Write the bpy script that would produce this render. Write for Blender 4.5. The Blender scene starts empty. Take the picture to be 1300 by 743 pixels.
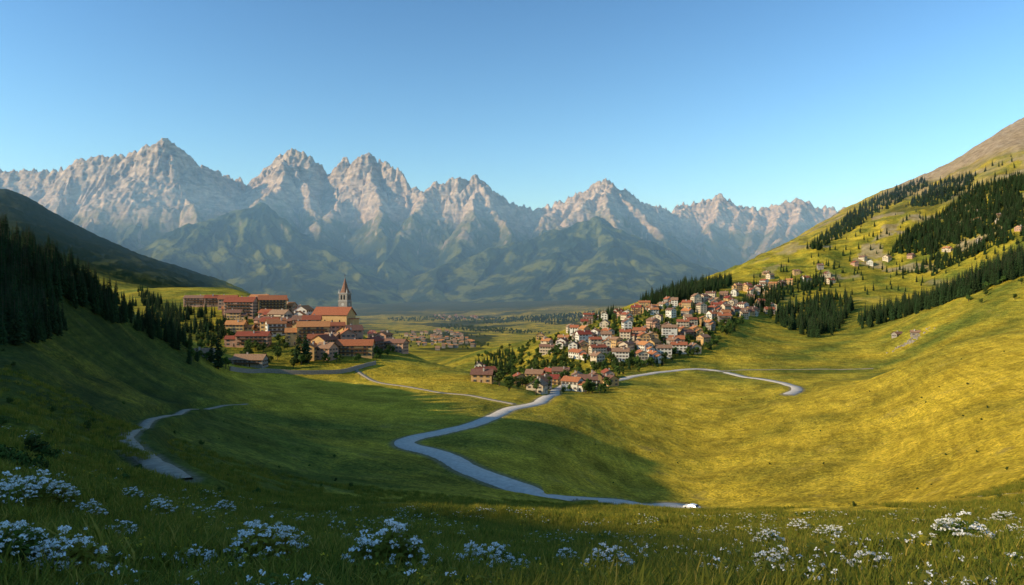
import bpy, math, random
import numpy as np
from mathutils import Vector
random.seed(7); rng=np.random.default_rng(11)
F=867.0; CU=650.0; CV=371.0
scene=bpy.context.scene
scene.view_settings.view_transform='Standard'; scene.view_settings.look='None'; scene.view_settings.exposure=0

# ------------------------------------------------------------------ noise
_ga=np.linspace(0,2*np.pi,257)[:256]; _gx=np.cos(_ga); _gy=np.sin(_ga)
def perlin(x,y,seed=0):
    x=np.asarray(x,float)+seed*17.31; y=np.asarray(y,float)-seed*9.17
    xi=np.floor(x).astype(np.int64); yi=np.floor(y).astype(np.int64)
    fx=x-xi; fy=y-yi
    def g(ix,iy,dx,dy):
        h=(ix*374761393+iy*668265263+seed*1274126177)&0xffffffff
        h=((h^(h>>13))*1274126177)&0xffffffff
        h=(h^(h>>16))&255
        return _gx[h]*dx+_gy[h]*dy
    u=fx*fx*fx*(fx*(fx*6-15)+10); v=fy*fy*fy*(fy*(fy*6-15)+10)
    a=g(xi,yi,fx,fy); b=g(xi+1,yi,fx-1,fy); c=g(xi,yi+1,fx,fy-1); d=g(xi+1,yi+1,fx-1,fy-1)
    return (a+(b-a)*u)+((c+(d-c)*u)-(a+(b-a)*u))*v
def fbm(x,y,o=4,seed=0):
    s=0;a=1
    for i in range(o):
        s=s+a*perlin(x*2**i,y*2**i,seed+i); a*=0.5
    return s
def sstep(a,b,x):
    t=np.clip((x-a)/(b-a),0,1); return t*t*(3-2*t)

# ------------------------------------------------------------------ terrain table
DR=np.array([2,3,5,8,12,20,40,70,110,150,200,260,330,400,480,560,650,800,1000,1300,1700,2300,3200,4500,6000],float)
COL={
-1300:[1090,880,720,620,570,520,470,430,400,380,360,340,330,330,330,330,330,330,330,330,330,330,340,350,360],
-300:[1095,890,735,645,600,550,505,465,430,395,345,290,285,335,362,368,368,360,340,300,260,215,260,330,360],
0:[1100,900,750,660,620,580,540,505,468,428,372,305,298,362,382,385,380,370,355,330,285,238,280,340,370],
100:[1105,905,762,685,645,605,572,545,515,486,448,392,345,382,392,392,388,380,370,350,325,290,320,370,385],
200:[1110,912,772,705,668,635,605,582,553,525,503,478,440,410,420,414,402,380,363,375,352,333,350,380,388],
300:[1110,915,778,715,683,655,638,620,592,560,533,512,493,478,456,432,403,376,366,395,390,365,375,383,380],
400:[1110,918,782,722,690,662,648,640,618,590,560,530,506,486,458,428,402,405,430,455,437,418,403,386,378],
500:[1110,920,785,730,697,668,655,646,632,604,572,538,510,490,464,441,446,470,478,455,436,418,403,386,378],
600:[1110,920,787,738,702,676,658,648,642,612,572,540,511,492,470,480,500,470,446,452,436,417,402,385,376],
700:[1110,920,787,742,708,682,664,653,646,630,590,546,514,503,498,491,472,440,424,438,434,414,395,381,374],
800:[1110,918,785,740,708,684,666,656,651,647,632,584,546,516,497,482,464,424,396,386,400,408,390,379,374],
900:[1110,915,780,735,708,686,668,660,660,658,641,600,560,526,501,484,468,424,388,362,356,385,395,385,378],
1000:[1105,910,775,728,702,682,664,655,668,664,622,578,538,508,494,481,466,440,405,352,312,312,370,395,388],
1100:[1100,905,770,720,695,676,660,650,664,652,604,556,510,482,486,480,466,428,398,342,278,252,330,390,388],
1200:[1100,900,765,712,688,670,655,646,640,610,562,503,458,437,450,446,420,376,384,318,245,212,300,380,388],
1300:[1095,895,760,705,680,662,646,634,610,570,515,460,427,415,430,416,370,325,338,262,190,150,250,360,385],
1600:[1090,885,750,690,665,640,610,580,545,495,440,400,370,350,350,335,300,260,265,190,110,60,180,320,380],
2600:[1090,885,750,690,660,630,590,560,520,480,430,390,360,340,340,320,290,250,240,180,100,60,180,320,380]}
US=np.array(sorted(COL),float); TB=np.array([COL[int(k)] for k in US],float)
def pchip(xk,yk,x):
    h=np.diff(xk)[:,None]; dl=np.diff(yk,axis=0)/h
    m=np.zeros_like(yk); a=dl[:-1]; b=dl[1:]
    ok=(a*b)>0; mm=np.where(ok,2*a*b/np.where(ok,a+b,1),0); m[1:-1]=mm; m[0]=dl[0]; m[-1]=dl[-1]
    i=np.clip(np.searchsorted(xk,x)-1,0,len(xk)-2); t=((x-xk[i])/(xk[i+1]-xk[i]))[:,None]; hh=(xk[i+1]-xk[i])[:,None]
    return (2*t**3-3*t**2+1)*yk[i]+(t**3-2*t**2+t)*hh*m[i]+(-2*t**3+3*t**2)*yk[i+1]+(t**3-t**2)*hh*m[i+1]
NU,ND=500,330
ug=np.linspace(-1300,2600,NU); lg=np.linspace(math.log(2),math.log(6000),ND)
T1=pchip(np.log(DR),TB.T,lg).T
T2=pchip(US,T1,ug)
def gblur(A,s,ax):
    r=int(3*s)+1; k=np.exp(-0.5*(np.arange(-r,r+1)/s)**2); k/=k.sum()
    P=np.pad(A,[(r,r) if i==ax else (0,0) for i in range(2)],mode='edge')
    return sum(k[j]*np.take(P,np.arange(j,j+A.shape[ax]),axis=ax) for j in range(2*r+1))
T2=gblur(gblur(T2,2.6,0),2.0,1)
def cr(t):
    return (-0.5*t+t*t-0.5*t**3, 1-2.5*t*t+1.5*t**3, 0.5*t+2*t*t-1.5*t**3, -0.5*t*t+0.5*t**3)
def tbl(u,ld):
    a=np.clip((u-ug[0])/(ug[1]-ug[0]),1,NU-2.001); b=np.clip((ld-lg[0])/(lg[1]-lg[0]),1,ND-2.001)
    i=a.astype(int); j=b.astype(int); wa=cr(a-i); wb=cr(b-j); s=0
    for p in range(4):
        for q in range(4): s=s+wa[p]*wb[q]*T2[np.clip(i+p-1,0,NU-1),np.clip(j+q-1,0,ND-1)]
    return s
TH60=math.radians(60)
LR=[(-212,205,50),(-238,118,62),(-258,45,84),(-275,-27,102),(-300,-88,128.6),(-320,-200,146),(-335,-450,148)]
def H(x,y):
    x=np.asarray(x,float); y=np.asarray(y,float)
    th=np.arctan2(x,y); r=np.hypot(x,y)+1e-6
    tc=np.clip(th,-TH60,TH60); d=np.maximum(r*np.cos(tc),1.0)
    u=CU+F*np.tan(tc); ld=np.log(np.clip(d,2,6000))
    z=(CV-tbl(u,ld))/F*d
    z=np.where(d<2,(CV-tbl(u,np.full_like(d,math.log(2))))/F*2,z)
    z=np.where(d>6000,-125.0,z)
    w=sstep(math.radians(70),math.radians(170),np.abs(th))
    zb=-1.7+0.10*np.minimum(r,800)
    z=z*(1-w)+zb*w
    # unseen hill to the left, ridge heights shaped to cast the foreground shadow
    best=np.full_like(z,-1e3)
    for (a,b) in zip(LR[:-1],LR[1:]):
        ax,ay,az=a; bx,by,bz=b
        t=np.clip(((x-ax)*(bx-ax)+(y-ay)*(by-ay))/((bx-ax)**2+(by-ay)**2),0,1)
        ds=np.hypot(x-ax-t*(bx-ax),y-ay-t*(by-ay))
        best=np.maximum(best,az+t*(bz-az)-0.58*(np.sqrt(ds*ds+400)-20))
    m=sstep(math.radians(-37.5),math.radians(-47),th)
    kk=6.0; sm=kk*np.logaddexp(z/kk,best/kk)
    z=z+m*(sm-z)
    def at(wl): return np.clip(r/(wl*1.3),0,1)**1.5
    far=sstep(900,1500,d)
    z=z+2.4*perlin(x/170,y/170,3)*at(170)+1.8*perlin(x/70,y/70,4)*at(70)+1.0*perlin(x/28,y/28,5)*at(28)+0.45*perlin(x/11,y/11,6)*at(11)+0.17*perlin(x/4,y/4,7)*at(4)+0.08*perlin(x/1.5,y/1.5,8)*sstep(160,40,d)
    left=sstep(300,120,u)*sstep(15,60,d)*sstep(600,400,d)
    z=z-left*3.4*np.abs(fbm(x/38,y/38,3,21))
    gul=sstep(650,800,u)*sstep(60,160,d)*sstep(900,600,d)
    z=z-gul*1.6*np.abs(fbm(x/55,y/55,3,25))
    hill=far*sstep(-90,20,z)*sstep(5200,3800,d)
    z=z+hill*(34*(0.35-np.abs(fbm(x/260,y/260,5,31)))+4*perlin(x/35,y/35,40))
    z=z+14*perlin(x/420,y/420,44)*sstep(2600,4200,d)
    return z
def mk_theta():
    a=np.radians(np.linspace(-41,41,1150)); L=np.radians(np.linspace(-180,-41,170)[:-1]); R=np.radians(np.linspace(41,180,170)[1:])
    return np.concatenate([L,a,R])
TH=mk_theta()
DD=np.concatenate([np.exp(np.linspace(math.log(0.9),math.log(5200),920)),[6500,8500,12000,18000,30000]])
tg,dg=np.meshgrid(TH,DD,indexing='ij')
rg=dg/np.cos(np.minimum(np.abs(tg),TH60)); X=rg*np.sin(tg); Y=rg*np.cos(tg)
Z=H(X.ravel(),Y.ravel()).reshape(X.shape)
with np.errstate(all='ignore'):
    VV=CV-F*Z/dg
def hit(u,v):
    """ground point seen at image pixel column u, row v, cast from the camera"""
    th=math.atan((u-CU)/F); i=int(np.clip(np.searchsorted(TH,th),1,len(TH)-1))
    if abs(TH[i-1]-th)<abs(TH[i]-th): i-=1
    col=VV[i,:920]; js=np.where((col<=v)&(DD[:920]>2.2))[0]
    if len(js)==0: return None
    j=js[0]
    if j==0: return None
    t=(col[j-1]-v)/(col[j-1]-col[j]+1e-9); d=DD[j-1]+t*(DD[j]-DD[j-1])
    return ((u-CU)/F*d, d)
def Hs(x,y): return float(H(np.array([x]),np.array([y]))[0])

# ------------------------------------------------------------------ roads
def smooth_path(pts,step=2.0,win=9):
    P=np.array(pts,float); out=[]
    for i in range(len(P)-1):
        p0=P[max(i-1,0)];p1=P[i];p2=P[i+1];p3=P[min(i+2,len(P)-1)]
        for t in np.linspace(0,1,14)[:-1]:
            w=cr(t); out.append(w[0]*p0+w[1]*p1+w[2]*p2+w[3]*p3)
    out.append(P[-1]); out=np.array(out)
    s=np.concatenate([[0],np.cumsum(np.hypot(*np.diff(out,axis=0).T))]); n=max(int(s[-1]/step),4)
    q=np.linspace(0,s[-1],n); R=np.stack([np.interp(q,s,out[:,0]),np.interp(q,s,out[:,1])],1)
    def ma(a,w):
        k=min(w,len(a)//2*2-1); k=max(k,1); pad=np.pad(a,(k//2,k//2),mode='edge'); return np.convolve(pad,np.ones(k)/k,'valid')
    R=np.stack([ma(R[:,0],5),ma(R[:,1],5)],1)
    z=ma(H(R[:,0],R[:,1]),win)
    return np.column_stack([R,z])
def hp(l): 
    o=[hit(*p) for p in l]; return [p for p in o if p]
main=[(72,92),(68,112),(63,138),(57,160),(48,174)]+hp([(855,645.5),(820,642),(790,639),(745,634),(700,627),(655,616),(615,603),(590,592),(570,580),(545,572),(520,566),(513,560),(530,554),(560,548),(600,539),(625,529),(645,519),(668,514),(688,508)])+[(22,400),(28,450),(34,520),(50,590)]
roads=[("valley_road",smooth_path(main,1.5,15),6.8),
 ("village_road",smooth_path([(50,590),(70,610)]+hp([(760,486),(800,478),(850,471),(882,468),(915,471),(950,479),(985,484),(1004,489),(1012,494),(1000,501)]),2,11),7.6),
 ("hill_track",smooth_path(hp([(890,470),(950,469),(1020,468.5),(1110,467)]),2,11),2.6),
 ("footpath",smooth_path(hp([(312,513),(280,515),(245,519),(210,527),(185,538),(165,548),(158,556),(170,570),(195,588),(232,610)]),1,11),1.9),
 ("village_lane",smooth_path(hp([(448,467),(463,477),(480,485),(520,491),(570,499),(620,506),(655,513)]),2,9),2.6)]
shp=X.shape; xf=X.ravel(); yf=Y.ravel(); zf=Z.ravel().copy(); df=dg.ravel()
dirt=np.zeros_like(zf)
for nm,R,w in roads:
    best=np.full(len(zf),1e9,dtype=np.float32); bz=np.zeros(len(zf))
    for c in range(0,len(R),24):
        S=R[c:c+25]; mg=18
        idx=np.where((xf>S[:,0].min()-mg)&(xf<S[:,0].max()+mg)&(yf>S[:,1].min()-mg)&(yf<S[:,1].max()+mg))[0]
        if len(idx)==0: continue
        D=np.hypot(xf[idx,None]-S[None,:,0],yf[idx,None]-S[None,:,1]); k=D.argmin(1); dm=D[np.arange(len(idx)),k]
        up=dm<best[idx]; ii=idx[up]; best[ii]=dm[up]; bz[ii]=S[k[up],2]
    sel=np.where(best<18)[0]
    hw=w/2+0.3+0.008*df[sel]; t=sstep(hw,hw+(7 if w>3 else 3),best[sel])
    zf[sel]=(bz[sel]-0.18)*(1-t)+zf[sel]*t
    dirt[sel]=np.maximum(dirt[sel],1-sstep(w/2+0.1,w/2+(2.4 if w>3 else 1.0),best[sel]))
roadpts=np.vstack([R for _,R,_ in roads])

# ------------------------------------------------------------------ materials
def M(name):
    m=bpy.data.materials.new(name); m.use_nodes=True; nt=m.node_tree
    b=nt.nodes["Principled BSDF"]; b.inputs["Roughness"].default_value=0.9
    b.inputs["Specular IOR Level"].default_value=0.15
    return m,nt,b
def N(nt,t,**k):
    n=nt.nodes.new(t)
    for a,v in k.items(): setattr(n,a,v)
    return n
def mixc(nt,f,a,b,mode='MIX'):
    n=nt.nodes.new('ShaderNodeMix'); n.data_type='RGBA'; n.blend_type=mode
    for s,v in ((n.inputs[0],f),(n.inputs[6],a),(n.inputs[7],b)):
        if isinstance(v,bpy.types.NodeSocket): nt.links.new(v,s)
        elif isinstance(v,(int,float)): s.default_value=v
        else: s.default_value=(*v,1)
    return n.outputs[2]
def noise(nt,vec,scale,detail=4,rough=0.55):
    n=nt.nodes.new('ShaderNodeTexNoise'); n.inputs['Scale'].default_value=scale; n.inputs['Detail'].default_value=detail; n.inputs['Roughness'].default_value=rough
    if vec is not None: nt.links.new(vec,n.inputs['Vector'])
    return n.outputs['Fac']
def mr(nt,s,a,b,c=0.0,d=1.0):
    n=nt.nodes.new('ShaderNodeMapRange'); nt.links.new(s,n.inputs[0])
    for i,v in enumerate((a,b,c,d)): n.inputs[i+1].default_value=v
    return n.outputs[0]
def mth(nt,op,a,b=0.0):
    n=nt.nodes.new('ShaderNodeMath'); n.operation=op
    for s,v in ((n.inputs[0],a),(n.inputs[1],b)):
        if isinstance(v,bpy.types.NodeSocket): nt.links.new(v,s)
        else: s.default_value=v
    return n.outputs[0]
def bump(nt,b,h,strength,dist):
    n=nt.nodes.new('ShaderNodeBump'); n.inputs['Strength'].default_value=strength; n.inputs['Distance'].default_value=dist
    nt.links.new(h,n.inputs['Height']); nt.links.new(n.outputs[0],b.inputs['Normal'])
def simple(name,c1,c2,scale,rough=0.9,bs=0.3,bd=0.05,rand=0.0):
    m,nt,b=M(name); g=N(nt,'ShaderNodeNewGeometry')
    f=noise(nt,g.outputs['Position'],scale,5,0.6); f=mr(nt,f,0.3,0.7)
    c=mixc(nt,f,c1,c2)
    if rand:
        oi=N(nt,'ShaderNodeObjectInfo'); k=mr(nt,oi.outputs['Random'],0,1,1-rand,1+rand)
        hs=N(nt,'ShaderNodeHueSaturation'); nt.links.new(k,hs.inputs['Value']); nt.links.new(c,hs.inputs['Color']); 
        nt.links.new(mr(nt,oi.outputs['Random'],0,1,0.485,0.515),hs.inputs['Hue']); c=hs.outputs[0]
    nt.links.new(c,b.inputs['Base Color']); b.inputs['Roughness'].default_value=rough
    if bs: bump(nt,b,f,bs,bd)
    return m
# ground
gm,nt,b=M("meadow_ground"); geo=N(nt,'ShaderNodeNewGeometry'); P=geo.outputs['Position']
at=N(nt,'ShaderNodeAttribute',attribute_name="mask"); sp=N(nt,'ShaderNodeSeparateColor'); nt.links.new(at.outputs['Color'],sp.inputs[0])
n1=noise(nt,P,0.018,5,0.6); n2=noise(nt,P,0.16,5,0.65); n3=noise(nt,P,1.1,6,0.75); n4=noise(nt,P,9,4,0.7)
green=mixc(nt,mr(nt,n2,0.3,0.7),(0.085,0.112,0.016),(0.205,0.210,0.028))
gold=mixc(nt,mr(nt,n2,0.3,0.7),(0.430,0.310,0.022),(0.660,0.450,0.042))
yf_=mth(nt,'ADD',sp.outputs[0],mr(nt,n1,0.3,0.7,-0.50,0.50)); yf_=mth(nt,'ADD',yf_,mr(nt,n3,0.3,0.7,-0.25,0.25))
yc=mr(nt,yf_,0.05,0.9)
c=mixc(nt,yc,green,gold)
dk=mth(nt,'MULTIPLY',mr(nt,n3,0.35,0.6,0.50,1.32),mr(nt,n4,0.3,0.65,0.7,1.25))
dk=mth(nt,'MULTIPLY',dk,mr(nt,noise(nt,P,0.035,6,0.7),0.35,0.62,0.72,1.2))
mp=N(nt,'ShaderNodeMapping'); mp.inputs['Scale'].default_value=(.035,.035,.9); nt.links.new(P,mp.inputs[0])
dk=mth(nt,'MULTIPLY',dk,mr(nt,noise(nt,mp.outputs[0],1.0,5,0.65),0.36,0.60,0.78,1.18))
c=mixc(nt,1.0,c,dk,'MULTIPLY')
pt=mr(nt,noise(nt,P,0.07,6,0.7),0.58,0.72,0,0.55); c=mixc(nt,pt,c,(0.24,0.18,0.07))
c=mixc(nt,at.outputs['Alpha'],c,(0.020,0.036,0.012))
rock=mixc(nt,mr(nt,noise(nt,P,0.05,6,0.7),0.35,0.65),(0.24,0.165,0.085),(0.48,0.37,0.24))
c=mixc(nt,sp.outputs[2],c,rock)
dirtc=mixc(nt,n3,(0.20,0.16,0.09),(0.33,0.28,0.19)); df_=mth(nt,'MULTIPLY',sp.outputs[1],mr(nt,n3,0.3,0.6,0.4,1.0))
c=mixc(nt,df_,c,dirtc)
nt.links.new(c,b.inputs['Base Color']); b.inputs['Specular IOR Level'].default_value=0.05; b.inputs['Roughness'].default_value=1
hh=mth(nt,'ADD',mth(nt,'MULTIPLY',n3,0.9),mth(nt,'MULTIPLY',n4,0.12)); hh=mth(nt,'ADD',hh,mth(nt,'MULTIPLY',n2,3.5)); bump(nt,b,hh,0.8,0.9)

def grid_mesh(name,Xa,Ya,Za,mat,mask=None):
    nc,nr=Xa.shape; me=bpy.data.meshes.new(name)
    co=np.stack([Xa.ravel(),Ya.ravel(),Za.ravel()],1).astype(np.float32)
    i,j=np.meshgrid(np.arange(nc-1),np.arange(nr-1),indexing='ij'); a=(i*nr+j).ravel()
    q=np.stack([a,a+nr,a+nr+1,a+1],1).astype(np.int32)
    me.vertices.add(len(co)); me.vertices.foreach_set('co',co.ravel())
    me.loops.add(q.size); me.loops.foreach_set('vertex_index',q.ravel())
    me.polygons.add(len(q)); me.polygons.foreach_set('loop_start',np.arange(0,q.size,4,dtype=np.int32))
    me.polygons.foreach_set('loop_total',np.full(len(q),4,dtype=np.int32))
    me.polygons.foreach_set('use_smooth',np.ones(len(q),dtype=bool))
    me.update(calc_edges=True)
    if mask is not None:
        ca=me.color_attributes.new("mask",'FLOAT_COLOR','POINT'); ca.data.foreach_set('color',mask.astype(np.float32).ravel())
    me.materials.append(mat); o=bpy.data.objects.new(name,me); scene.collection.objects.link(o)
    return o
uf=CU+F*np.tan(np.clip(tg.ravel(),-TH60,TH60))
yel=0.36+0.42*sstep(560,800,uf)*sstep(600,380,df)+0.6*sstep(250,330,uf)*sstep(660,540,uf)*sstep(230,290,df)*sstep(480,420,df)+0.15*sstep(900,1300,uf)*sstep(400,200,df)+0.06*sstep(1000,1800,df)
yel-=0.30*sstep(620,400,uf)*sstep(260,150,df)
lslope_shade=sstep(330,180,uf)*sstep(40,90,df)*sstep(420,360,df); yel-=0.35*lslope_shade  # shade of the left slope painted in: less yellow here
rockm=sstep(230,400,zf+120*perlin(xf/160,yf/160,77)+100*perlin(xf/50,yf/50,78))*sstep(900,1200,uf)*sstep(1200,1500,df)
rockm=np.maximum(rockm,0.7*sstep(0.22,0.34,fbm(xf/90,yf/90,4,79))*sstep(1000,1300,df)*sstep(900,1050,uf))
fn=fbm(xf/300,yf/300,4,55)
forest_and_shade=sstep(330,250,uf)*sstep(1100,1500,df)*0.95
forest_and_shade=np.maximum(forest_and_shade,lslope_shade*(0.48+0.5*np.clip(fbm(xf/20,yf/20,3,57),-.4,.6)))  # left slope darkened in colour to stand for shade
valley=sstep(1300,1600,df)*sstep(-60,-100,zf); forest_and_shade=np.maximum(forest_and_shade,valley*sstep(0.10,0.18,fn)*0.85)
forest_and_shade=np.maximum(forest_and_shade,sstep(1100,1400,df)*sstep(850,950,uf)*sstep(0.16,0.26,fn)*(1-rockm)*0.6)
forest_and_shade=np.maximum(forest_and_shade,sstep(2900,3900,df+900*perlin(xf/350,yf/350,58))*0.9)
mask=np.stack([np.clip(yel,0,1),dirt,rockm,forest_and_shade],1)
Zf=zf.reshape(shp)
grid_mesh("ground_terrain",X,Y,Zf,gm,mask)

# ------------------------------------------------------------------ road meshes
rm=simple("road_gravel",(0.46,0.40,0.33),(0.66,0.59,0.50),0.9,0.95,0.3,0.04)
pm=simple("path_gravel",(0.24,0.20,0.145),(0.42,0.35,0.26),1.3,0.95,0.3,0.05)
def ribbon(name,R,w,mat):
    T=np.gradient(R[:,:2],axis=0); T/=np.linalg.norm(T,axis=1)[:,None]+1e-9; Nn=np.stack([-T[:,1],T[:,0]],1)
    off=np.array([-1,-0.92,0,0.92,1]); s=np.arange(len(R))
    vs=[];fs=[]
    for k,o in enumerate(off):
        jit=perlin(s*0.31,s*0+k*3.7,5)*0.5 if abs(o)>0.5 else np.zeros(len(R))
        xy=R[:,:2]+Nn*((o*w/2)+jit*(0.5 if w<4 else 0.8))[:,None]
        z=R[:,2]+(-0.35 if abs(o)==1 else (0.05 if o==0 else 0.0)); vs.append(np.column_stack([xy,z]))
    n=len(R); V=np.concatenate(vs)
    for k in range(4):
        for i in range(n-1): fs.append((k*n+i,(k)*n+i+1,(k+1)*n+i+1,(k+1)*n+i))
    me=bpy.data.meshes.new(name); me.from_pydata(V.tolist(),[],fs); me.materials.append(mat)
    for p in me.polygons: p.use_smooth=True
    me.update(); o=bpy.data.objects.new(name,me); scene.collection.objects.link(o)
for nm,R,w in roads: ribbon(nm,R,w,rm if w>5 else pm)

# ------------------------------------------------------------------ mountains
def W3(u,v,d): return ((u-CU)/F*d,d,(CV-v)/F*d)
sky=[(-420,230),(-250,190),(-150,215),(-60,205),(0,218),(40,220),(75,218),(95,207),(130,200),(165,197),(190,190),(207,179),(225,187),(235,208),(262,215),(300,228),(322,240),(335,222),(350,205),(372,192),(390,198),(412,216),(428,222),(437,204),(450,210),(465,194),(478,207),(500,215),(520,235),(540,246),(555,236),(580,231),(605,227),(625,245),(650,262),(680,270),(700,262),(735,250),(750,238),(775,230),(790,245),(820,262),(850,270),(870,262),(890,258),(915,251),(935,265),(960,268),(990,262),(1020,256),(1035,265),(1075,268),(1110,285),(1250,260),(1400,240),(1600,260)]
def dcr(u): return np.interp(u,[-400,200,250,330,480,560,640,700,800,860,1100],[7000,7000,7400,7900,7800,7200,7400,7600,7500,9000,9000])
ridges=[([W3(u,v-3,dcr(u)) for u,v in sky],1.0)]
for s in [
 [(207,180,0),(185,255,6400),(150,325,5500),(125,375,4900)],[(207,180,0),(240,255,6500),(270,320,5600),(285,365,5000)],
 [(95,207,0),(70,265,6300),(30,330,5400)],[(150,198,0),(120,270,6200),(80,340,5200)],[(0,218,0),(-60,280,6000),(-90,340,5200)],
 [(372,193,0),(352,240,7000),(325,262,6300),(300,305,5600),(275,365,4900)],[(372,193,0),(395,270,6800),(425,335,5700),(440,375,5100)],
 [(437,205,0),(428,255,7100),(400,295,6400),(375,340,5600)],[(465,195,0),(480,262,6900),(495,335,5700),(500,375,5100)],
 [(520,235,0),(530,290,6900),(545,340,6000)],
 [(555,236,0),(528,268,6700),(508,300,6200),(488,345,5500)],[(605,228,0),(602,275,6600),(585,315,6000),(560,365,5200)],[(605,228,0),(645,292,6500),(665,340,5600)],
 [(700,262,0),(680,300,6700),(660,335,6000)],
 [(775,231,0),(738,265,6900),(700,292,6300),(650,330,5600),(610,372,5000)],[(775,231,0),(772,270,6700),(790,310,5900)],[(775,231,0),(840,300,6700),(880,345,5700)],
 [(870,262,0),(850,300,8000),(840,330,7000)],[(915,251,0),(902,295,8000),(885,330,6800)],[(960,268,0),(945,305,8000)],[(1020,256,0),(1003,295,8000),(965,330,6800)],[(1075,268,0),(1080,310,7800)],
 [(935,262,0),(925,310,7800)],[(990,262,0),(975,310,7700)]]:
    ridges.append(([W3(u,v,d if d else dcr(u)) for u,v,d in s],0.85))
for s,k in [([(520,368,5200),(560,335,5500),(600,320,5600),(650,308,5700),(700,296,5800),(758,277,5900),(815,298,5700),(880,345,5400)],0.501),
 ([(758,277,5900),(775,312,5300),(765,362,4800)],0.501),([(650,308,5700),(655,345,5200),(640,375,4800)],0.501),([(815,298,5700),(850,340,5100)],0.501),([(560,335,5500),(545,368,4900)],0.501),
 ([(90,360,4900),(160,325,5200),(235,285,5500),(325,258,5800),(395,305,5400),(460,346,5100)],0.551),([(325,258,5800),(350,312,5200),(345,360,4700)],0.551),([(235,285,5500),(245,335,5000),(240,370,4600)],0.551),([(395,305,5400),(420,355,4900)],0.551)]:
    ridges.append(([W3(*p) for p in s],k))
tm=np.tan(np.radians(np.linspace(-47,47,1300))); dm=np.concatenate([np.linspace(4300,9400,460),np.linspace(9450,11500,30)])
tmg,dmg=np.meshgrid(tm,dm,indexing='ij'); mx=(tmg*dmg).ravel(); my=dmg.ravel()
wx=mx+110*perlin(mx/700,my/700,61)+50*perlin(mx/220,my/220,62)+20*perlin(mx/80,my/80,66); wy=my+140*perlin(mx/700,my/700,63)+60*perlin(mx/220,my/220,64)+24*perlin(mx/80,my/80,65)
hz=np.full(len(mx),-400.0); dc=np.full(len(mx),1e9); sa=np.zeros(len(mx)); dsb=np.zeros(len(mx)); acc=0.0; foot=np.zeros(len(mx))
for pts,k in ridges:
    for a,c_ in zip(pts[:-1],pts[1:]):
        ax,ay,az=a; bx,by,bz=c_; L2=(bx-ax)**2+(by-ay)**2
        main_=(k==1.0); qx,qy=(mx*0.75+wx*0.25,my*0.6+wy*0.4) if main_ else (wx,wy)
        t=np.clip(((qx-ax)*(bx-ax)+(qy-ay)*(by-ay))/L2,0,1)
        ds=np.hypot(qx-ax-t*(bx-ax),qy-ay-t*(by-ay))
        h=az+t*(bz-az)-k*ds*(1-0.18*np.clip(ds/2500,0,1)); up=h>hz; 
        isf=1.0 if k<0.6 else 0.0
        foot=np.where(up,isf,foot) if isf==0 else np.maximum(foot,sstep(-60,60,h-hz)); hz=np.where(up,h,hz)
        sgn=np.sign((qx-ax)*(by-ay)-(qy-ay)*(bx-ax))
        sa=np.where(up,acc+t*math.sqrt(L2)+sgn*331.7,sa); dsb=np.where(up,ds,dsb); acc+=math.sqrt(L2)
        if main_: dc=np.minimum(dc,ds)
    acc+=1000
low_=(0.45+0.55*sstep(150,600,hz))*(1-0.30*foot)
rib=(np.abs(perlin(sa/230,dsb/1500,71))*1.0+0.6*np.abs(perlin(sa/95,dsb/700,72))+0.38*np.abs(perlin(sa/40,dsb/350,73)))
hz-=275*rib*sstep(10,380,dsb)*low_*sstep(-150,250,hz)
sc=(0.22+0.78*sstep(0,500,dc))*sstep(-150,500,hz)*low_
for wl,am,sd in ((1100,110,81),(520,80,82),(250,52,83),(120,34,84),(60,22,85),(30,12,86)):
    n=perlin(wx/wl,wy/wl,sd); hz=hz+sc*am*(0.28-np.abs(n)*1.6)
cw=np.exp(-dc/260)*sstep(300,700,hz)
hz+=cw*(80*(0.30-np.abs(perlin(mx/150,my/150,93))*1.8)+55*(0.28-np.abs(perlin(mx/70,my/70,94))*1.8)+30*(0.28-np.abs(perlin(mx/34,my/34,95))*1.8))
hz+= (18*perlin(mx/45,my/45,90)*sstep(400,900,hz)+ 34*(0.3-np.abs(perlin(mx/60,my/100,91)))*sstep(450,900,hz))*(1-foot*.7)
mm,nt,b=M("alpine_rock"); geo=N(nt,'ShaderNodeNewGeometry'); P=geo.outputs['Position']
at=N(nt,'ShaderNodeAttribute',attribute_name="mask"); sp=N(nt,'ShaderNodeSeparateColor'); nt.links.new(at.outputs['Color'],sp.inputs[0])
sx=N(nt,'ShaderNodeSeparateXYZ'); nt.links.new(P,sx.inputs[0]); sn=N(nt,'ShaderNodeSeparateXYZ'); nt.links.new(geo.outputs['Normal'],sn.inputs[0])
a1=noise(nt,P,0.002,6,0.6); a2=noise(nt,P,0.012,6,0.7)
mp=N(nt,'ShaderNodeMapping'); mp.inputs['Scale'].default_value=(1,1,4); nt.links.new(P,mp.inputs[0]); a3=noise(nt,mp.outputs[0],0.006,6,0.7)
rk=mixc(nt,mr(nt,a3,0.35,0.65),(0.25,0.200,0.160),(0.66,0.54,0.43)); rk=mixc(nt,mr(nt,a2,0.48,0.7),rk,(0.15,0.13,0.12))
vg=mixc(nt,mr(nt,a2,0.42,0.62),(0.110,0.122,0.028),(0.028,0.048,0.016))
low=mixc(nt,mr(nt,noise(nt,P,0.004,7,0.7),0.49,0.57),(0.012,0.028,0.012),(0.120,0.140,0.028))
hn=mth(nt,'ADD',sx.outputs[2],mr(nt,a1,0.3,0.7,-200,200)); hn=mth(nt,'ADD',hn,mr(nt,a2,0.3,0.7,-130,130))
hn=mth(nt,'SUBTRACT',hn,mth(nt,'MULTIPLY',sp.outputs[0],220.0))
vg=mixc(nt,mr(nt,hn,300,600),low,vg)
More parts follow.
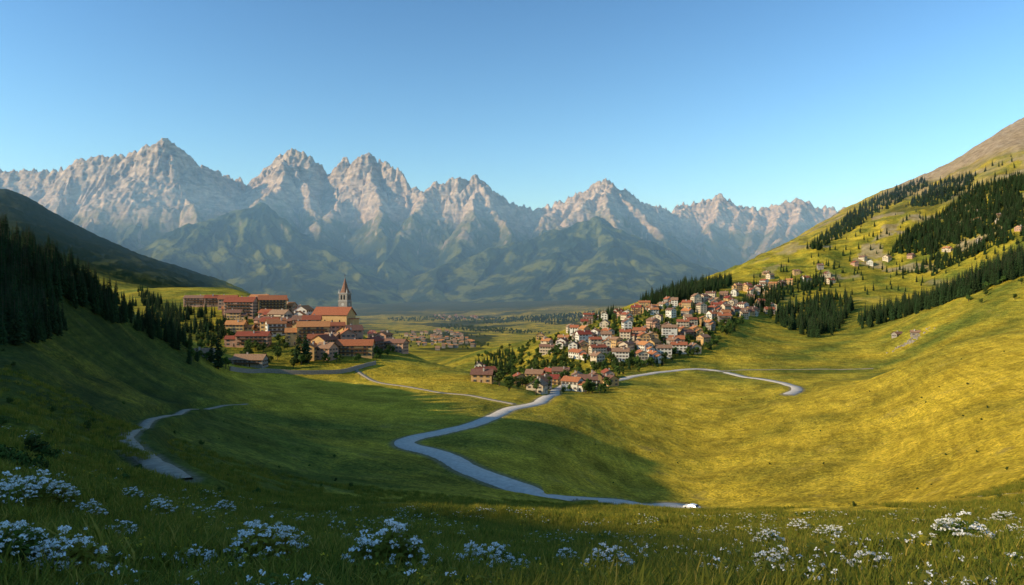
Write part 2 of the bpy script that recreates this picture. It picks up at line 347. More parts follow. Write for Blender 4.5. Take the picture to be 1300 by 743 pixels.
hf=mr(nt,hn,760,540); hi=mth(nt,'MULTIPLY',mr(nt,hn,1050,650),mr(nt,sn.outputs[2],0.66,0.80)); 
lowv=mr(nt,hn,480,300)
vf=mth(nt,'MAXIMUM',mth(nt,'MULTIPLY',hf,mr(nt,sn.outputs[2],0.28,0.44)),mth(nt,'MULTIPLY',hi,0.7)); vf=mth(nt,'MAXIMUM',vf,lowv)
cc=mixc(nt,vf,rk,vg); nt.links.new(cc,b.inputs['Base Color']); b.inputs['Specular IOR Level'].default_value=0.05
bump(nt,b,mth(nt,'ADD',a2,a3),0.6,22)
z0_=np.zeros_like(foot)
grid_mesh("mountain_range",mx.reshape(tmg.shape),my.reshape(tmg.shape),hz.reshape(tmg.shape),mm,np.stack([foot,z0_,z0_,z0_],1))

# ------------------------------------------------------------------ mesh builder
class MB:
    def __init__(s): s.v=[];s.f=[];s.m=[]
    def face(s,pts,m):
        b=len(s.v); s.v+= [tuple(p) for p in pts]; s.f.append(tuple(range(b,b+len(pts)))); s.m.append(m)
    def box(s,x0,x1,y0,y1,z0,z1,m,tap=0.0):
        t=tap
        p=[(x0,y0,z0),(x1,y0,z0),(x1,y1,z0),(x0,y1,z0),(x0+t,y0+t,z1),(x1-t,y0+t,z1),(x1-t,y1-t,z1),(x0+t,y1-t,z1)]
        b=len(s.v); s.v+=p
        for f in ((0,3,2,1),(4,5,6,7),(0,1,5,4),(1,2,6,5),(2,3,7,6),(3,0,4,7)): s.f.append(tuple(b+i for i in f)); s.m.append(m)
    def mesh(s,name,mats,smooth=False):
        me=bpy.data.meshes.new(name); me.from_pydata(s.v,[],s.f)
        for k in mats: me.materials.append(k)
        me.polygons.foreach_set('material_index',s.m)
        if smooth: me.polygons.foreach_set('use_smooth',[True]*len(s.f))
        me.update(); return me
def put(name,me,x,y,z,rz=0,sc=1,coll=None):
    o=bpy.data.objects.new(name,me); o.location=(x,y,z); o.rotation_euler=(0,0,rz); o.scale=(sc,)*3
    (coll or scene.collection).objects.link(o); return o
WALL=[simple("plaster_cream",(0.54,0.42,0.27),(0.68,0.55,0.39),0.5,0.9,0.1),simple("plaster_white",(0.64,0.58,0.47),(0.74,0.68,0.57),0.5,0.9,0.1),
 simple("plaster_ochre",(0.52,0.31,0.12),(0.64,0.41,0.18),0.5,0.9,0.1),simple("plaster_rose",(0.48,0.26,0.16),(0.58,0.34,0.22),0.5,0.9,0.1),
 simple("rubble_stone",(0.22,0.185,0.15),(0.40,0.34,0.28),1.5,0.95,0.6,0.1),simple("dark_timber",(0.10,0.055,0.03),(0.17,0.095,0.05),1.0,0.9,0.2)]
ROOF=[simple("roof_terracotta",(0.32,0.105,0.045),(0.52,0.195,0.085),1.2,0.85,0.5,0.15,0.3),simple("roof_red",(0.23,0.058,0.032),(0.39,0.110,0.058),1.2,0.85,0.5,0.15,0.3),simple("roof_brown",(0.19,0.098,0.060),(0.35,0.19,0.12),1.2,0.85,0.5,0.15,0.3)]
GLASS,_,gb=M("window_glass"); gb.inputs['Base Color'].default_value=(0.02,0.025,0.03,1); gb.inputs['Roughness'].default_value=0.15; gb.inputs['Specular IOR Level'].default_value=0.5
WOOD=simple("wood_shutter",(0.10,0.05,0.025),(0.18,0.09,0.045),2,0.8,0.1); TRIM=simple("stone_trim",(0.45,0.41,0.35),(0.55,0.50,0.43),2,0.9,0.1)
def wall_openings(B,length,storeys,h,side,off,doors=True,shut=True):
    n=max(1,int(length/3.0)); sp_=length/n; fh=h/storeys
    def q(a0,a1,z0,z1,o,m): B.face([side(a0,o,z0),side(a1,o,z0),side(a1,o,z1),side(a0,o,z1)],m)
    for s in range(storeys):
        for i in range(n):
            if random.random()<0.12: continue
            a=-length/2+(i+0.5)*sp_; zb=s*fh+fh*0.33; wt=0.5; ht=min(1.5,fh*0.5)
            if s==0 and doors and i==n//2:
                q(a-0.75,a+0.75,0,2.45,0.03,5); q(a-0.55,a+0.55,0,2.25,0.06,3); continue
            q(a-wt-0.14,a+wt+0.14,zb-0.14,zb+ht+0.14,0.03,5); q(a-wt,a+wt,zb,zb+ht,0.06,2)
            q(a-0.04,a+0.04,zb,zb+ht,0.08,5)
            if shut:
                q(a-wt-0.62,a-wt-0.16,zb,zb+ht,0.09,3); q(a+wt+0.16,a+wt+0.62,zb,zb+ht,0.09,3)
def gable(B,w,d,h,rise,z0=0.0,ov=0.7,th=0.28,x0=0,y0=0,base=-6,wallm=0,roofm=1,open_=True,storeys=2,balc=False):
    hx,hy=w/2,d/2
    P=lambda x,y,z:(x0+x,y0+y,z0+z)
    for a,c in (((-hx,-hy),(hx,-hy)),((hx,-hy),(hx,hy)),((hx,hy),(-hx,hy)),((-hx,hy),(-hx,-hy))):
        B.face([P(a[0],a[1],base),P(c[0],c[1],base),P(c[0],c[1],h),P(a[0],a[1],h)],wallm)
    for s in (-1,1): B.face([P(s*hx,-s*hy,h),P(s*hx,s*hy,h),P(s*hx,0,h+rise)][::1],wallm)
    sl=rise/hy; ex=hx+ov; ey=hy+ov; ze=h-sl*ov; zt=h+rise+0.03
    for s in (-1,1):
        a=[P(-ex,s*ey,ze+.03),P(ex,s*ey,ze+.03),P(ex,0,zt),P(-ex,0,zt)]; bq=[(p[0],p[1],p[2]+th) for p in a]
        B.face(bq if s<0 else bq[::-1],roofm); B.face(a[::-1] if s<0 else a,roofm)
        B.face([a[0],a[1],bq[1],bq[0]],3); B.face([a[0],bq[0],bq[3],a[3]],3); B.face([a[1],a[2],bq[2],bq[1]],3)
    if open_:
        wall_openings(B,w-1,storeys,h,lambda a,o,z:P(a,-hy-o,z),0)
        wall_openings(B,w-1,storeys,h,lambda a,o,z:P(a,hy+o,z),0)
        wall_openings(B,d-1,storeys,h,lambda a,o,z:P(-hx-o,a,z),0,doors=False)
        wall_openings(B,d-1,storeys,h,lambda a,o,z:P(hx+o,a,z),0,doors=False)
    if balc:
        fh=h/storeys
        for s in range(1,storeys):
            B.box(x0-hx*0.85,x0+hx*0.85,y0-hy-1.3,y0-hy-0.1,z0+s*fh-0.15,z0+s*fh,3)
            B.box(x0-hx*0.85,x0+hx*0.85,y0-hy-1.3,y0-hy-1.22,z0+s*fh+0.01,z0+s*fh+0.9,3)
def house(x,y,w,d,h,rz,wall,roof,name="village_house",balc=False,wing=True):
    B=MB(); st=max(1,round(h/2.9)); rise=d*random.uniform(0.24,0.34)
    gable(B,w,d,h,rise,storeys=st,balc=balc)
    cx=random.uniform(-w*.3,w*.3); cy=random.choice((-1,1))*d*0.2; B.box(cx-.45,cx+.45,cy-.45,cy+.45,h,h+rise+1.1,5); B.box(cx-.6,cx+.6,cy-.6,cy+.6,h+rise+1.12,h+rise+1.3,1)
    if wing and random.random()<0.5:
        ww=w*random.uniform(.35,.5); gable(B,ww,d*0.7,h*0.7,d*0.7*0.28,x0=random.choice((-1,1))*(w/2+ww/2-1.0),y0=random.uniform(-1,1)*d*0.12,storeys=max(1,st-1))
    me=B.mesh(name,[WALL[wall],ROOF[roof],GLASS,WOOD,WOOD,TRIM])
    z=min(Hs(x,y),Hs(x+w*.4,y),Hs(x-w*.4,y))+0.4
    return put(name,me,x,y,z,rz)
occ=[]
def free(x,y,r):
    for (a,c,rr) in occ:
        if (a-x)**2+(c-y)**2<(r+rr)**2: return False
    return np.min(np.hypot(roadpts[:,0]-x,roadpts[:,1]-y))>r*0.6+3
# left village
LV=[(250,388,24,11,8,.05,3,2),(306,402,28,14,15,.0,3,1),(346,400,26,14,16,.35,2,0),(366,391,20,12,12,.1,0,0),(356,414,18,12,11,-.4,0,2),(322,439,24,11,8,.05,3,1),(258,452,12,9,5,.4,4,2),
(300,424,16,10,8,0,2,0),(318,464,20,10,5,-.05,4,2),(386,410,15,12,12,1.4,1,0),(384,399,18,12,11,-.1,2,0),(398,436,24,15,14,.25,2,0),(452,418,18,12,12,-.3,2,0),(470,428,14,17,11,.1,3,1),
(490,436,20,12,11,-.15,2,0),(502,445,18,10,8,-.3,3,2),(446,450,32,12,8,.05,2,1),(412,450,16,12,11,1.2,2,0),(350,425,15,11,10,.5,1,0),(474,444,16,10,8,1.3,4,1),(335,420,13,10,10,-.3,3,2),(272,388,18,10,8,.2,3,1),(378,390,16,12,12,.5,3,2),(330,392,20,12,12,-.2,2,0),(290,392,18,12,10,.15,3,1),(395,392,16,12,11,1.3,2,0)]
for (u,v,w,d,h,rz,wl,rf) in LV:
    p=hit(u,v)
    if p: house(p[0],p[1],w,d,h,rz,wl,rf,balc=random.random()<.5); occ.append((p[0],p[1],max(w,d)*0.42))
def inpoly(px,py,poly):
    c=False; j=len(poly)-1
    for i in range(len(poly)):
        xi,yi=poly[i];xj,yj=poly[j]
        if (yi>py)!=(yj>py) and px<(xj-xi)*(py-yi)/(yj-yi)+xi: c=not c
        j=i
    return c
def sample_region(poly,n,tries=40):
    us=[p[0] for p in poly]; vs=[p[1] for p in poly]; out=[];k=0
    while len(out)<n and k<n*tries:
        k+=1; u=random.uniform(min(us),max(us)); v=random.uniform(min(vs),max(vs))
        if inpoly(u,v,poly):
            p=hit(u,v)
            if p: out.append(p)
    return out
# church
ch=hit(424,420)
occ.append((ch[0],ch[1],13))
B=MB(); gable(B,26,13,10,5,storeys=1,open_=False)
for i in range(4):
    a=-9+i*5.6
    for sy in (-1,1):
        y_=sy*(6.5+0.04); B.face([(a-.55,y_,2.5),(a+.55,y_,2.5),(a+.55,y_,6),(a,y_,6.8),(a-.55,y_,6)],2)
B.box(12.9,17,-4,4,-6,7,0); B.box(12.7,17.3,-4.3,4.3,7.02,7.4,1,0.0)
me=B.mesh("nave",[WALL[2],ROOF[0],GLASS,WOOD,WOOD,TRIM])
cz=Hs(*ch)+2
church=bpy.data.objects.new("church",None); church.location=(ch[0],ch[1],cz); church.rotation_euler=(0,0,-0.25); church.scale=(1.25,1.25,1.25); scene.collection.objects.link(church)
o=put("nave",me,0,0,0); o.parent=church
B=MB(); B.box(-3.4,3.4,-3.4,3.4,-6,19,0); B.box(-3.7,3.7,-3.7,3.7,19.02,19.5,5); B.box(-3.2,3.2,-3.2,3.2,19.52,24.5,0); B.box(-3.7,3.7,-3.7,3.7,24.52,25,5)
for sx_,sy_ in ((1,0),(-1,0),(0,1),(0,-1)):
    def S(a,o,z): return (sx_*(o)+(-sy_)*a, sy_*o+sx_*a, z)
    for k in (-1,1): B.face([S(k*1.1-.6,3.24,20.2),S(k*1.1+.6,3.24,20.2),S(k*1.1+.6,3.24,23),S(k*1.1,3.24,23.8),S(k*1.1-.6,3.24,23)],2)
    B.face([S(-.5,3.44,12),S(.5,3.44,12),S(.5,3.44,14),S(-.5,3.44,14)],2)
    B.face([S(1.1*math.cos(t),3.45,16.8+1.1*math.sin(t)) for t in np.linspace(0,2*math.pi,13)[:-1]],5)
oct_=[(3.5*math.cos(math.pi/8+k*math.pi/4),3.5*math.sin(math.pi/8+k*math.pi/4)) for k in range(8)]
o2=[(p[0]*.55,p[1]*.55) for p in oct_]
for k in range(8):
    a=oct_[k];c_=oct_[(k+1)%8];a2=o2[k];c2=o2[(k+1)%8]
    B.face([(a[0],a[1],25.02),(c_[0],c_[1],25.02),(c2[0],c2[1],29),(a2[0],a2[1],29)],1); B.face([(a2[0],a2[1],29),(c2[0],c2[1],29),(0,0,36)],1)
B.box(-.07,.07,-.07,.07,35.8,37.8,3); B.box(-.5,.5,-.06,.06,37,37.15,3)
for sx_ in (-3,3):
    for sy_ in (-3,3): B.box(sx_-.35,sx_+.35,sy_-.35,sy_+.35,25.02,28,5,0.3)
me=B.mesh("bell_tower",[WALL[4],ROOF[2],GLASS,WOOD,WOOD,TRIM]); o=put("bell_tower",me,3,10.1,0); o.parent=church
# random fill left village
for p in sample_region([(285,405),(300,385),(390,380),(420,400),(470,412),(508,438),(500,450),(430,458),(395,455),(380,430),(330,430),(300,432)],420):
    if len(occ)>72: break
    w=random.uniform(11,19); 
    if free(p[0],p[1],w*0.33): house(p[0],p[1],w,random.uniform(9,12),random.uniform(7,12),random.uniform(-.5,.5)+random.choice((0,0,1.57)),random.choice((0,1,2,2,3,3)),random.choice((0,0,1,2))); occ.append((p[0],p[1],w*0.33))
def fill(poly,n,wr,hr,walls,minr=0.46):
    c=0
    for p in sample_region(poly,n*14):
        if c>=n: break
        w=random.uniform(*wr)
        if free(p[0],p[1],w*minr):
            house(p[0],p[1],w,random.uniform(8.5,11.5),random.uniform(*hr),random.uniform(-.6,.6)+random.choice((0,1.57)),random.choice(walls),random.choice((0,0,1,2,2)),balc=random.random()<.25); occ.append((p[0],p[1],w*minr)); c+=1
wl=[0,0,0,1,1,2,2,3,4]
fill([(680,432),(712,416),(770,400),(850,386),(920,386),(938,400),(905,425),(888,445),(850,460),(760,464),(715,456),(690,447)],90,(9,19),(6,14),wl,0.52)
fill([(655,482),(700,474),(775,478),(778,492),(700,500),(655,493)],18,(11,16),(5,8),wl)
fill([(925,365),(975,360),(990,372),(940,392)],12,(11,15),(6,9),wl)
fill([(900,395),(960,385),(990,395),(920,412)],12,(11,15),(6,9),wl)
fill([(780,400),(930,372),(950,385),(900,395)],10,(11,15),(6,9),wl)
fill([(950,350),(1060,335),(1080,360),(970,385)],9,(10,14),(5,8),wl,1.3)
fill([(1085,325),(1135,330),(1130,342),(1085,338)],4,(10,14),(5,7),wl,1.0)
fill([(1240,268),(1272,272),(1272,285),(1240,282)],4,(10,15),(5,7),wl,0.9)
fill([(1150,318),(1300,290),(1300,300),(1160,332)],4,(10,14),(5,7),wl,1.5)
fill([(600,470),(660,468),(650,486),(610,484)],3,(11,14),(5,7),wl)

# distant towns (one object each)
def town(name,poly,n):
    B=MB()
    for p in sample_region(poly,n):
        w=random.uniform(6,11);d=random.uniform(5,8);h=random.uniform(4,7);z=Hs(*p); gable(B,w,d,h,d*.28,z0=z,x0=p[0],y0=p[1],open_=False,wallm=random.choice((0,4,4)),base=-4,roofm=random.choice((1,2,1)))
    return put(name,B.mesh(name,[WALL[0],ROOF[2],ROOF[0],WOOD,WALL[4],TRIM]),0,0,0)
town("distant_town",[(515,424),(560,418),(600,428),(605,440),(560,446),(515,436)],95)
town("distant_town",[(545,400),(590,400),(620,404),(590,407),(550,406)],40)

# stone ruin
rp=hit(1155,434)
B=MB()
for k in range(60):
    a=random.gauss(0,9); c_=random.gauss(0,5); s=random.uniform(.4,1.1); z=Hs(rp[0]+a,rp[1]+c_)
    B.box(a-s,a+s*random.uniform(.6,1.4),c_-s,c_+s,z-Hs(*rp)-1,z-Hs(*rp)+s*random.uniform(.4,1.0),0,s*0.25)
for (a,c_,l,t) in ((-11,2,8,0),(2,4,10,0),(6,-3,6,1),(-4,-3,7,1)):
    for k in range(int(l)):
        hh_=random.uniform(0.8,2.4); px,py=(a+k,c_) if t==0 else (a,c_+k*0.8); z=Hs(rp[0]+px,rp[1]+py)-Hs(*rp); B.box(px,px+1.02,py,py+.8,z-1,z+hh_,0,0.08)
put("stone_ruin",B.mesh("stone_ruin",[WALL[4]]),rp[0],rp[1],Hs(*rp))
for (u,v,w,rz) in ((1140,426,10,.3),(1162,424,8,-.4)):
    p=hit(u,v)
    if p: house(p[0],p[1],w,7,4,rz,4,2,name="stone_barn",wing=False)

# stone wall
def stonewall(name,pts,h=3.0,t=0.7):
    R=smooth_path(pts,2.0,3); B=MB()
    T=np.gradient(R[:,:2],axis=0); T/=np.linalg.norm(T,axis=1)[:,None]; Nn=np.stack([-T[:,1],T[:,0]],1)
    for i in range(len(R)-1):
        p=R[i,:2];q=R[i+1,:2];n=Nn[i]*t/2; m=Nn[i+1]*t/2; z0=R[i,2];z1=R[i+1,2]
        A=[(*(p-n),z0-3),(*(q-m),z1-3),(*(q-m),z1+h),(*(p-n),z0+h)]; C=[(*(p+n),z0-3),(*(q+m),z1-3),(*(q+m),z1+h),(*(p+n),z0+h)]
        B.face(A,0); B.face(C[::-1],0); B.face([A[3],A[2],C[2],C[3]],0)
    put(name,B.mesh(name,[WALL[4]]),0,0,0)
stonewall("stone_wall",hp([(290,470),(330,473),(380,475),(430,474),(455,468),(478,462)]),2.6)

# ------------------------------------------------------------------ vegetation prototypes
NEED=simple("conifer_needles",(0.014,0.032,0.010),(0.036,0.062,0.016),0.8,0.9,0,0,0.35)
BARK=simple("bark",(0.06,0.04,0.028),(0.11,0.08,0.055),3,0.95,0.3)
LEAF=simple("broadleaf",(0.035,0.065,0.012),(0.085,0.12,0.022),0.8,0.9,0,0,0.35)
def trunk(B,pts,rs,m,n=6):
    rings=[]
    for (x,y,z),r in zip(pts,rs):
        b=len(B.v); B.v+=[(x+r*math.cos(2*math.pi*k/n),y+r*math.sin(2*math.pi*k/n),z) for k in range(n)]; rings.append(b)
    for a,c in zip(rings[:-1],rings[1:]):
        for k in range(n): B.f.append((a+k,a+(k+1)%n,c+(k+1)%n,c+k)); B.m.append(m)
def conifer(seed,h=14,fat=0.19):
    random.seed(seed); B=MB(); trunk(B,[(0,0,-1),(0,0,h*.5),(0,0,h*.98)],[h*.018,h*.011,0.02],1)
    n=22
    for i in range(n):
        t=i/(n-1); z=h*(0.09+0.89*t); R=h*fat*(1-t)**0.8*(0.95 if i>1 else 0.75)+0.12; nb=int(10-4*t); ph=random.random()*6
        for k in range(nb):
            a=ph+2*math.pi*k/nb+random.uniform(-.25,.25); r=R*random.uniform(.62,1.15); dz=-r*random.uniform(.25,.5); ca,sa_=math.cos(a),math.sin(a); w=r*random.uniform(.24,.36)
            z_=z+random.uniform(-.2,.2)
            root=(0,0,z_); tip=(ca*r,sa_*r,z_+dz); ml=(ca*r*.6-sa_*w,sa_*r*.6+ca*w,z_+dz*.75-.1*r); mr_=(ca*r*.6+sa_*w,sa_*r*.6-ca*w,z_+dz*.75-.1*r); mid=(ca*r*.55,sa_*r*.55,z_+dz*.35+.05*r)
            B.face([root,ml,mid],0);B.face([root,mid,mr_],0);B.face([ml,tip,mid],0);B.face([mid,tip,mr_],0)
            B.face([mid,(ca*r*.5,sa_*r*.5,z_+dz-.3*w),(ca*r*.9,sa_*r*.9,z_+dz*1.05)],0)
    return B.mesh("pine_tree",[NEED,BARK])
def broad(seed,h=9):
    random.seed(seed); B=MB(); trunk(B,[(0,0,-1),(.1,0,h*.3),(0.2,.1,h*.6)],[.3,.22,.1],1)
    cl=[]
    for k in range(11):
        a=random.random()*6.28; r=random.uniform(0,h*.27); cl.append((r*math.cos(a),r*math.sin(a),h*random.uniform(.38,.85),h*random.uniform(.12,.2)))
    for c in cl[:5]: trunk(B,[(0.1,0,h*.3),((c[0])*.5,(c[1])*.5,(h*.3+c[2])/2),(c[0],c[1],c[2])],[.14,.09,.03],1,4)
    for c in cl:
        for k in range(60):
            d=np.random.default_rng(seed*1000+k+int(c[2]*100)).normal(size=3); d/=np.linalg.norm(d); rr=c[3]*random.uniform(.55,1.12); p=np.array(c[:3])+d*rr*np.array([1,1,.8]); s=random.uniform(.25,.5)
            a=np.cross(d,[random.random(),random.random(),random.random()]); a/=np.linalg.norm(a)+1e-6; b_=np.cross(d,a)
            B.face([p-a*s,p-b_*s*.7,p+a*s,p+b_*s*.7],0)
    return B.mesh("broadleaf_tree",[LEAF,BARK])
con=[conifer(100+i,14,0.15+0.02*(i%3)) for i in range(5)]
bro=[broad(200+i) for i in range(4)]
random.seed(99)
def proto(name,meshes):
    c=bpy.data.collections.new(name)
    for i,m in enumerate(meshes): o=bpy.data.objects.new(name+"_form",m); c.objects.link(o)
    return c
def scatter(name,pts,scales,coll,lean=0.0):
    me=bpy.data.meshes.new(name); me.from_pydata([tuple(map(float,p)) for p in pts],[],[])
    n=len(pts)
    for an,vals in (("sc",np.asarray(scales,np.float32)),("rz",rng.uniform(0,6.28,n).astype(np.float32)),("rx",(rng.normal(0,1,n)*lean).astype(np.float32))):
        a=me.attributes.new(an,'FLOAT','POINT'); a.data.foreach_set('value',vals)
    o=bpy.data.objects.new(name,me); scene.collection.objects.link(o)
    ng=bpy.data.node_groups.new(name,'GeometryNodeTree'); ng.interface.new_socket(name="Geometry",in_out='INPUT',socket_type='NodeSocketGeometry'); ng.interface.new_socket(name="Geometry",in_out='OUTPUT',socket_type='NodeSocketGeometry')
    gi=ng.nodes.new('NodeGroupInput');go=ng.nodes.new('NodeGroupOutput'); ci=ng.nodes.new('GeometryNodeCollectionInfo'); ci.inputs[0].default_value=coll; ci.inputs['Separate Children'].default_value=True; ci.inputs['Reset Children'].default_value=True
    ip=ng.nodes.new('GeometryNodeInstanceOnPoints'); ip.inputs['Pick Instance'].default_value=True
    def na(k):
        q=ng.nodes.new('GeometryNodeInputNamedAttribute'); q.data_type='FLOAT'; q.inputs['Name'].default_value=k; return q.outputs['Attribute']
    cx=ng.nodes.new('ShaderNodeCombineXYZ'); ng.links.new(na('rz'),cx.inputs[2]); ng.links.new(na('rx'),cx.inputs[0])
    L=ng.links.new; L(gi.outputs[0],ip.inputs['Points']); L(ci.outputs[0],ip.inputs['Instance']); L(cx.outputs[0],ip.inputs['Rotation']); L(na('sc'),ip.inputs['Scale']); L(ip.outputs[0],go.inputs[0])
    md=o.modifiers.new("scatter",'NODES'); md.node_group=ng
    return o
CP=proto("pine",con); BP=proto("broadleaf",bro)
def clear_of(x,y,r=4):
    for (a,c,rr) in occ:
        if (a-x)**2+(c-y)**2<(r+rr*0.8)**2: return False
    return np.min(np.hypot(roadpts[:,0]-x,roadpts[:,1]-y))>r
def forest_region(name,poly,n,s0,s1,coll=CP,chk=True):
    pts=[p for p in sample_region(poly,n) if (not chk or clear_of(p[0],p[1],3.5))]
    if not pts: return
    xs=np.array([p[0] for p in pts]);ys=np.array([p[1] for p in pts]); zs=H(xs,ys)-0.3
    scatter(name,np.stack([xs,ys,zs],1),rng.uniform(s0,s1,len(xs)),coll)
# left ridge forests
forest_region("pine_forest",[(0,298),(40,318),(100,345),(150,375),(200,405),(240,435),(225,445),(180,425),(120,400),(60,380),(0,378)],440,.4,1.0)
forest_region("pine_forest",[(0,375),(60,385),(90,430),(0,440)],130,.35,.8)
forest_region("pine_forest",[(195,408),(240,415),(290,408),(300,425),(280,440),(230,440)],80,.6,1.1)
forest_region("pine_forest",[(170,365),(190,372),(210,390),(250,395),(280,402),(215,412),(185,395)],140,.6,1.0)
# right
forest_region("pine_forest",[(808,388),(830,378),(870,362),(930,356),(925,366),(870,382),(820,392)],330,1.1,1.8)
forest_region("pine_forest",[(935,392),(960,372),(985,362),(1040,350),(1050,362),(1000,376),(975,395)],200,.9,1.6)
forest_region("pine_forest",[(975,400),(1010,385),(1075,378),(1085,390),(1060,425),(1030,430),(985,412)],300,1.0,1.7)
forest_region("pine_forest",[(1090,408),(1140,390),(1190,374),(1250,350),(1300,326),(1300,350),(1240,372),(1160,400),(1095,418)],400,1.1,1.9)
forest_region("pine_forest",[(1130,322),(1150,295),(1200,270),(1230,240),(1300,225),(1300,290),(1240,300),(1180,325)],1300,.9,1.7)
forest_region("pine_forest",[(1150,262),(1190,232),(1240,222),(1230,240),(1190,262)],300,.9,1.6)
forest_region("pine_forest",[(1020,318),(1100,258),(1170,228),(1180,235),(1110,275),(1040,318)],520,.9,1.6)
forest_region("pine_forest",[(1140,350),(1180,330),(1300,285),(1300,300),(1190,345)],240,.8,1.5)
forest_region("pine_forest",[(940,360),(1300,190),(1300,340),(1100,380),(960,400)],340,.6,1.3)
forest_region("pine_forest",[(600,462),(640,446),(655,452),(650,478),(615,478)],90,.6,1.0)
forest_region("village_trees",[(600,470),(690,440),(770,395),(930,380),(945,410),(900,450),(780,480),(770,500),(650,500)],800,.6,1.25,BP)
forest_region("pine_forest",[(690,440),(770,395),(930,380),(945,410),(900,450),(780,480)],180,.5,1.0)
forest_region("village_trees",[(230,440),(290,400),(420,400),(515,440),(500,458),(420,465),(300,472),(240,460)],200,.5,1.0,BP)
forest_region("valley_woodland",[(490,405),(560,402),(640,404),(760,396),(720,404),(620,412),(560,408),(500,409)],600,.8,1.4,BP)
forest_region("valley_woodland",[(560,412),(640,418),(700,424),(640,424),(560,418)],180,.8,1.3,BP)
forest_region("valley_woodland",[(640,405),(780,396),(790,404),(700,412)],300,.9,1.4,CP)
forest_region("valley_woodland",[(600,455),(700,425),(715,430),(640,455)],40,.5,.9,BP)
forest_region("valley_woodland",[(500,420),(620,420),(620,445),(500,440)],120,.6,1.0,BP)
forest_region("hillside_bushes",[(700,560),(900,470),(1120,470),(1300,420),(1300,640),(1000,650),(760,620)],45,.06,.16,BP)
forest_region("hillside_bushes",[(1190,372),(1300,335),(1300,395),(1240,388)],14,.7,1.0,BP)
forest_region("hillside_bushes",[(0,440),(150,500),(400,560),(600,640),(300,650),(0,600)],45,.05,.16,BP)
for (u,v,hpx,mi) in ((277,468,60,0),(378,461,44,1),(388,460,46,2),(268,460,36,3),(240,462,26,4),(250,458,22,1)):
    p=hit(u,v)
    if p: put("pine_tree",con[mi],p[0],p[1],Hs(*p)-.3,random.random()*6,hpx*p[1]/F/14)

# ------------------------------------------------------------------ grass + flowers
def leafmat(name,c1,c2,trans=0.3):
    m,nt,b=M(name); oi=N(nt,'ShaderNodeObjectInfo'); r=oi.outputs['Random']; c=mixc(nt,r,c1,c2); nt.links.new(c,b.inputs['Base Color'])
    tr=N(nt,'ShaderNodeBsdfTranslucent'); nt.links.new(c,tr.inputs[0]); ms=N(nt,'ShaderNodeMixShader'); ms.inputs[0].default_value=trans
    nt.links.new(b.outputs[0],ms.inputs[1]); nt.links.new(tr.outputs[0],ms.inputs[2]); nt.links.new(ms.outputs[0],nt.nodes['Material Output'].inputs[0]); return m
GR=leafmat("grass_blade",(0.085,0.130,0.014),(0.29,0.26,0.028)); GR2=leafmat("grass_dry",(0.32,0.25,0.035),(0.46,0.34,0.06))
WH,_,wb=M("white_petals"); wb.inputs['Base Color'].default_value=(0.85,0.83,0.76,1)
YE,_,yb=M("yellow_petals"); yb.inputs['Base Color'].default_value=(0.80,0.55,0.03,1)
def tuft(seed,n=46,h=.17,r=.22,dry=.15):
    random.seed(seed); B=MB()
    for k in range(n):
        a=random.random()*6.28; rr=r*math.sqrt(random.random()); x,y=rr*math.cos(a),rr*math.sin(a); hh=h*random.uniform(.45,1.2); la=random.random()*6.28; l=hh*random.uniform(.15,.9); w=random.uniform(.004,.008)
        dx,dy=math.cos(la),math.sin(la); px,py=-dy*w,dx*w
        m=1 if random.random()<dry else 0
        p1=(x+dx*l*.3,y+dy*l*.3,hh*.6); tip=(x+dx*l,y+dy*l,hh)
        B.face([(x-px,y-py,-.04),(x+px,y+py,-.04),(p1[0]+px*.8,p1[1]+py*.8,p1[2]),(p1[0]-px*.8,p1[1]-py*.8,p1[2])],m)
        B.face([(p1[0]-px*.8,p1[1]-py*.8,p1[2]),(p1[0]+px*.8,p1[1]+py*.8,p1[2]),tip],m)
    return B.mesh("grass_tuft",[GR,GR2])
def flowers(seed,n=26,h=.38,r=.42,head=.035,mat=WH,per=14,ps=.27,leaves=4):
    random.seed(seed); B=MB()
    for k in range(n):
        a=random.random()*6.28; rr=r*math.sqrt(random.random()); x,y=rr*math.cos(a),rr*math.sin(a); hh=h*random.uniform(.62,1.05)*(1-.55*(rr/r)**2); tx,ty=x*1.15,y*1.15; hd=head*random.uniform(.5,1.2)
        B.face([(x*.5-.004,y*.5,-.05),(x*.5+.004,y*.5,-.05),(tx+.003,ty,hh),(tx-.003,ty,hh)],0)
        for j in range(per):
            b=random.random()*6.28; q=hd*math.sqrt(random.random()); cx,cy=tx+q*math.cos(b),ty+q*math.sin(b); cz=hh+.015-q*q*6+random.uniform(-.008,.008); s=hd*ps
            t1=random.uniform(-.9,.9);t2=random.uniform(-.9,.9)
            B.face([(cx+s*math.cos(g),cy+s*math.sin(g),cz+s*(t1*math.cos(g)+t2*math.sin(g))) for g in (0,1.26,2.51,3.77,5.03)],1)
        for j in range(leaves):
            b=random.random()*6.28; l=.14; z_=hh*random.uniform(.1,.85); B.face([(x,y,z_),(x+l*.5*math.cos(b)-.025*math.sin(b),y+l*.5*math.sin(b)+.025*math.cos(b),z_+.05),(x+l*math.cos(b),y+l*math.sin(b),z_+.03),(x+l*.5*math.cos(b)+.025*math.sin(b),y+l*.5*math.sin(b)-.025*math.cos(b),z_+.05)],0)
    return B.mesh("wildflower",[GR,mat])
TC=proto("grass",[tuft(i) for i in range(6)]); 
WF=[flowers(50+i,n=75,h=.55,r=.34,head=.042,per=20,ps=.26,leaves=7) for i in range(4)]
SW=proto("small_white",[flowers(70+i,5,.24,.16,.026,WH,9,.3) for i in range(3)]); SY=proto("small_yellow",[flowers(80+i,4,.22,.14,.018,YE,7,.35) for i in range(3)])
random.seed(5)
